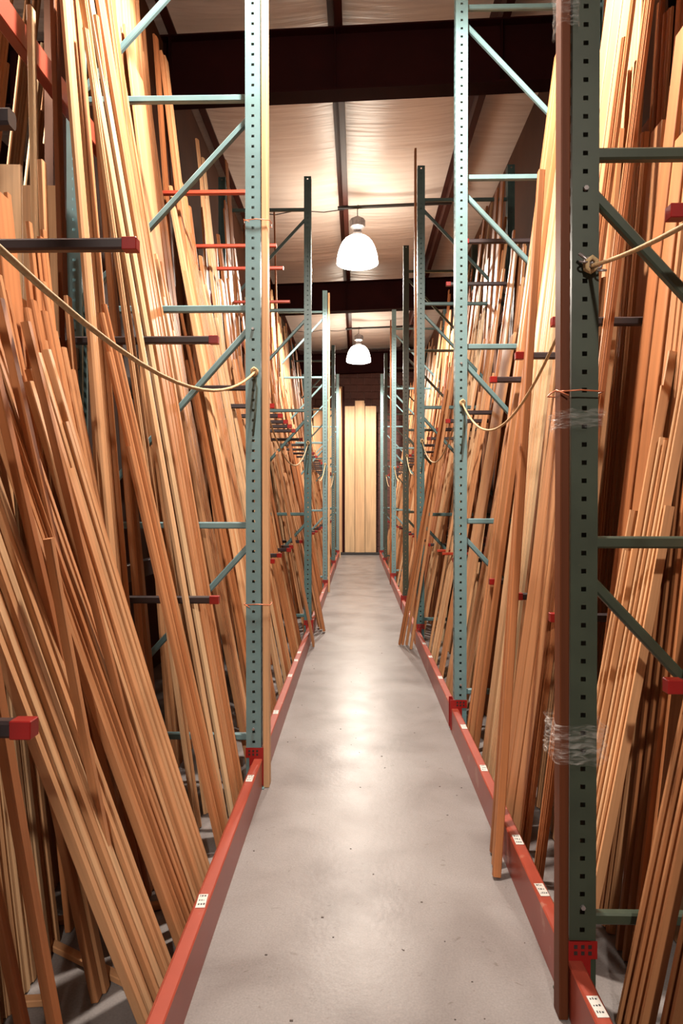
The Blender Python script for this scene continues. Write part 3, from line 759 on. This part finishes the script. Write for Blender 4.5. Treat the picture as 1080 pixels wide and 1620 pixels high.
# ------------------------------------------------------------------ ropes, wires, wraps
def cat(A, B, sag, n=22):
    A = Vector(A); B = Vector(B)
    return [A.lerp(B, k/n) - Vector((0, 0, sag*4*(k/n)*(1-k/n))) for k in range(n+1)]
def rope(A, B, sag, r, label, hook=False, tail=True, sides=(-1,)):
    root = empty('rope', A); A0 = Vector(A)
    tag(root, label, 'rope', 'ropes slung between the posts')
    b = MB(); b.tube([p-A0 for p in cat(A, B, sag)], r, 8); b.build('strand', M['rope'], root, smooth=True)
    for E in (A, B):
        k = MB()
        E = Vector(E)-A0
        pts = [E + Vector((.014*math.sin(4*math.pi*j/12), -.01+.012*math.cos(2*math.pi*j/12), .018*math.cos(4*math.pi*j/12))) for j in range(13)]
        k.tube(pts, r*1.2, 6)
        k.build('knot', M['rope'], root, smooth=True)
    if tail:
        E = Vector(B)-A0
        t = MB(); t.tube([E, E+Vector((.012, -.006, -.08)), E+Vector((.004, -.008, -.2)), E+Vector((-.008, -.006, -.32))], r*.9, 6); t.build('tail', M['cord'], root, smooth=True)
    if hook:
        E = Vector(B if hook == 'B' else A)-A0
        h = MB()
        for j in range(5):
            c = E + Vector((.012*j-.02, -.016, .004*((j % 2)*2-1)+.012-.006*j)); ax = j % 2
            pts = [c + (Vector((.012*math.cos(a), .0, .009*math.sin(a))) if ax else Vector((.012*math.cos(a), .009*math.sin(a), .004*math.sin(a)))) for a in [2*math.pi*q/12 for q in range(13)]]
            h.tube(pts, .003, 6)
        h.tube([E+Vector((-.035, -.018, .03)), E+Vector((-.012, -.018, .012)), E+Vector((.0, -.018, -.004))], .0045, 6)
        h.build('chain', M['galv'], root, smooth=True)
yl = PW/2+.004
rope((-.52, -.2, 2.08), (-.515, 3.47-yl-.006, 2.10), .315, .0058, 'tan rope sagging across the nearest left bay to the nearest left post')
rope((.665, -.42, 2.10), (.645, 1.97-yl-.006, 2.10), .15, .0058, 'tan rope with steel chain running right from the nearest right post', hook='B', tail=False)
rope((.66, 1.97+yl+.006, 2.12), (.655, 4.34-yl-.006, 2.07), .30, .0055, 'tan rope slung between the first and second right posts')
for k in range(1, 4):
    rope((-.52, FL[k][0]+yl+.006, 2.1), (-.52, FL[k+1][0]-yl-.006, 2.08), .34, .0055, 'tan rope slung between the %s and %s left posts' % (('nearest', 'second', 'third')[k-1], ordw[k+1]))
for k in range(2, 6):
    rope((.66, FR[k][0]+yl+.006, 2.1), (.66, FR[k+1][0]-yl-.006, 2.08), .30, .0055, 'tan rope slung between the %s and %s right posts' % (ordw[k], ordw[k+1]))
def wire(x, y, z, w, d, label):
    b = MB(); a, c = w/2, d/2
    pts = [(-a,-c,0),(0,-c-.004,.004),(a,-c,.0),(a+.004,0,.003),(a,c,0),(0,c+.003,-.002),(-a,c,0),(-a-.003,0,.002),(-a,-c,0.004),(-a+.03,-c-.012,-.012)]
    b.tube(pts, .0022, 6); o = b.build('tie_wire', M['wire'], None, (x, y, z), smooth=True); tag(o, label, 'wire', 'copper ties on the edge boards')
wire(-.505, 3.47, 2.86, .13, .09, 'upper copper wire tying the pale board to the nearest left post')
wire(-.505, 3.47, .93, .13, .09, 'lower copper wire tying the pale board to the nearest left post')
wire(.615, 1.95, 1.75, .13, .09, 'copper wire tying the dark board to the nearest right post')
def wrap(x0, x1, y0, y1, z0, z1, label, seed):
    r = random.Random(seed); V = []; F = []; n = 28; kz = 16
    for k in range(kz+1):
        for j in range(n):
            a = 2*math.pi*j/n; c = math.cos(a); s_ = math.sin(a)
            q = max(abs(c), abs(s_)); jit = 1 + r.uniform(-.06, .08)
            V.append(((x0+x1)/2 + (x1-x0)/2*c/q*jit, (y0+y1)/2 + (y1-y0)/2*s_/q*jit, z0+(z1-z0)*(k+.25*math.sin(a+seed))/kz + r.uniform(-.004, .004)))
    for k in range(kz):
        for j in range(n): F.append((k*n+j, k*n+(j+1) % n, (k+1)*n+(j+1) % n, (k+1)*n+j))
    b = MB(); b.add(V, F); tag(b.build('plastic_wrap', M['wrap']), label, 'plastic wrap', 'stretch wrap on the nearest right post')
wrap(.560, .682, 1.90, 2.02, 1.65, 1.70, 'crumpled clear wrap knot round the nearest right post at head height', 3)
wrap(.550, .690, 1.885, 2.03, .72, .83, 'clear wrap band round the nearest right post at knee height', 4)
wrap(.556, .612, 1.905, 1.985, 2.76, 3.0, 'clear wrap band round the top of the nearest right post', 5)

# ------------------------------------------------------------------ odds and ends on the floor
rr = random.Random(3)
for k, (x, y, l, a) in enumerate(((-.85, 2.35, .5, .3), (-.95, 2.15, .62, -.5), (-.78, 2.62, .34, .9), (-1.15, 1.9, .55, .1), (-1.0, 2.75, .4, -.2))):
    d = Vector((math.cos(a), math.sin(a), 0))*l/2; c = Vector((x, y, .013))
    s = dict(F=c-d, T=c+d, w=.03, t=.02, tone=rr.uniform(.5, .9), kind='x', bow=0, prof=0, roll=0, side=1)
    tag(wood_object('wood_offcut', [s]), 'wood offcut lying on the floor under the left boards, %s' % ('nearest the beam', 'second from the camera', 'shortest', 'deepest in', 'farthest from the camera')[k], 'offcut', 'offcuts on the floor under the left boards')
m = MB()
for k in range(60):
    x = rr.uniform(-.44, .55); y = 1.2 + rr.random()**1.5*6; s = rr.uniform(.0015, .005)
    m.box((x-s, y-s*.6, 0), (x+s, y+s*.6, .0015))
tag(m.build('floor_debris', M['dark']), 'tiny dark specks scattered on the aisle floor', 'debris', kind='stuff')
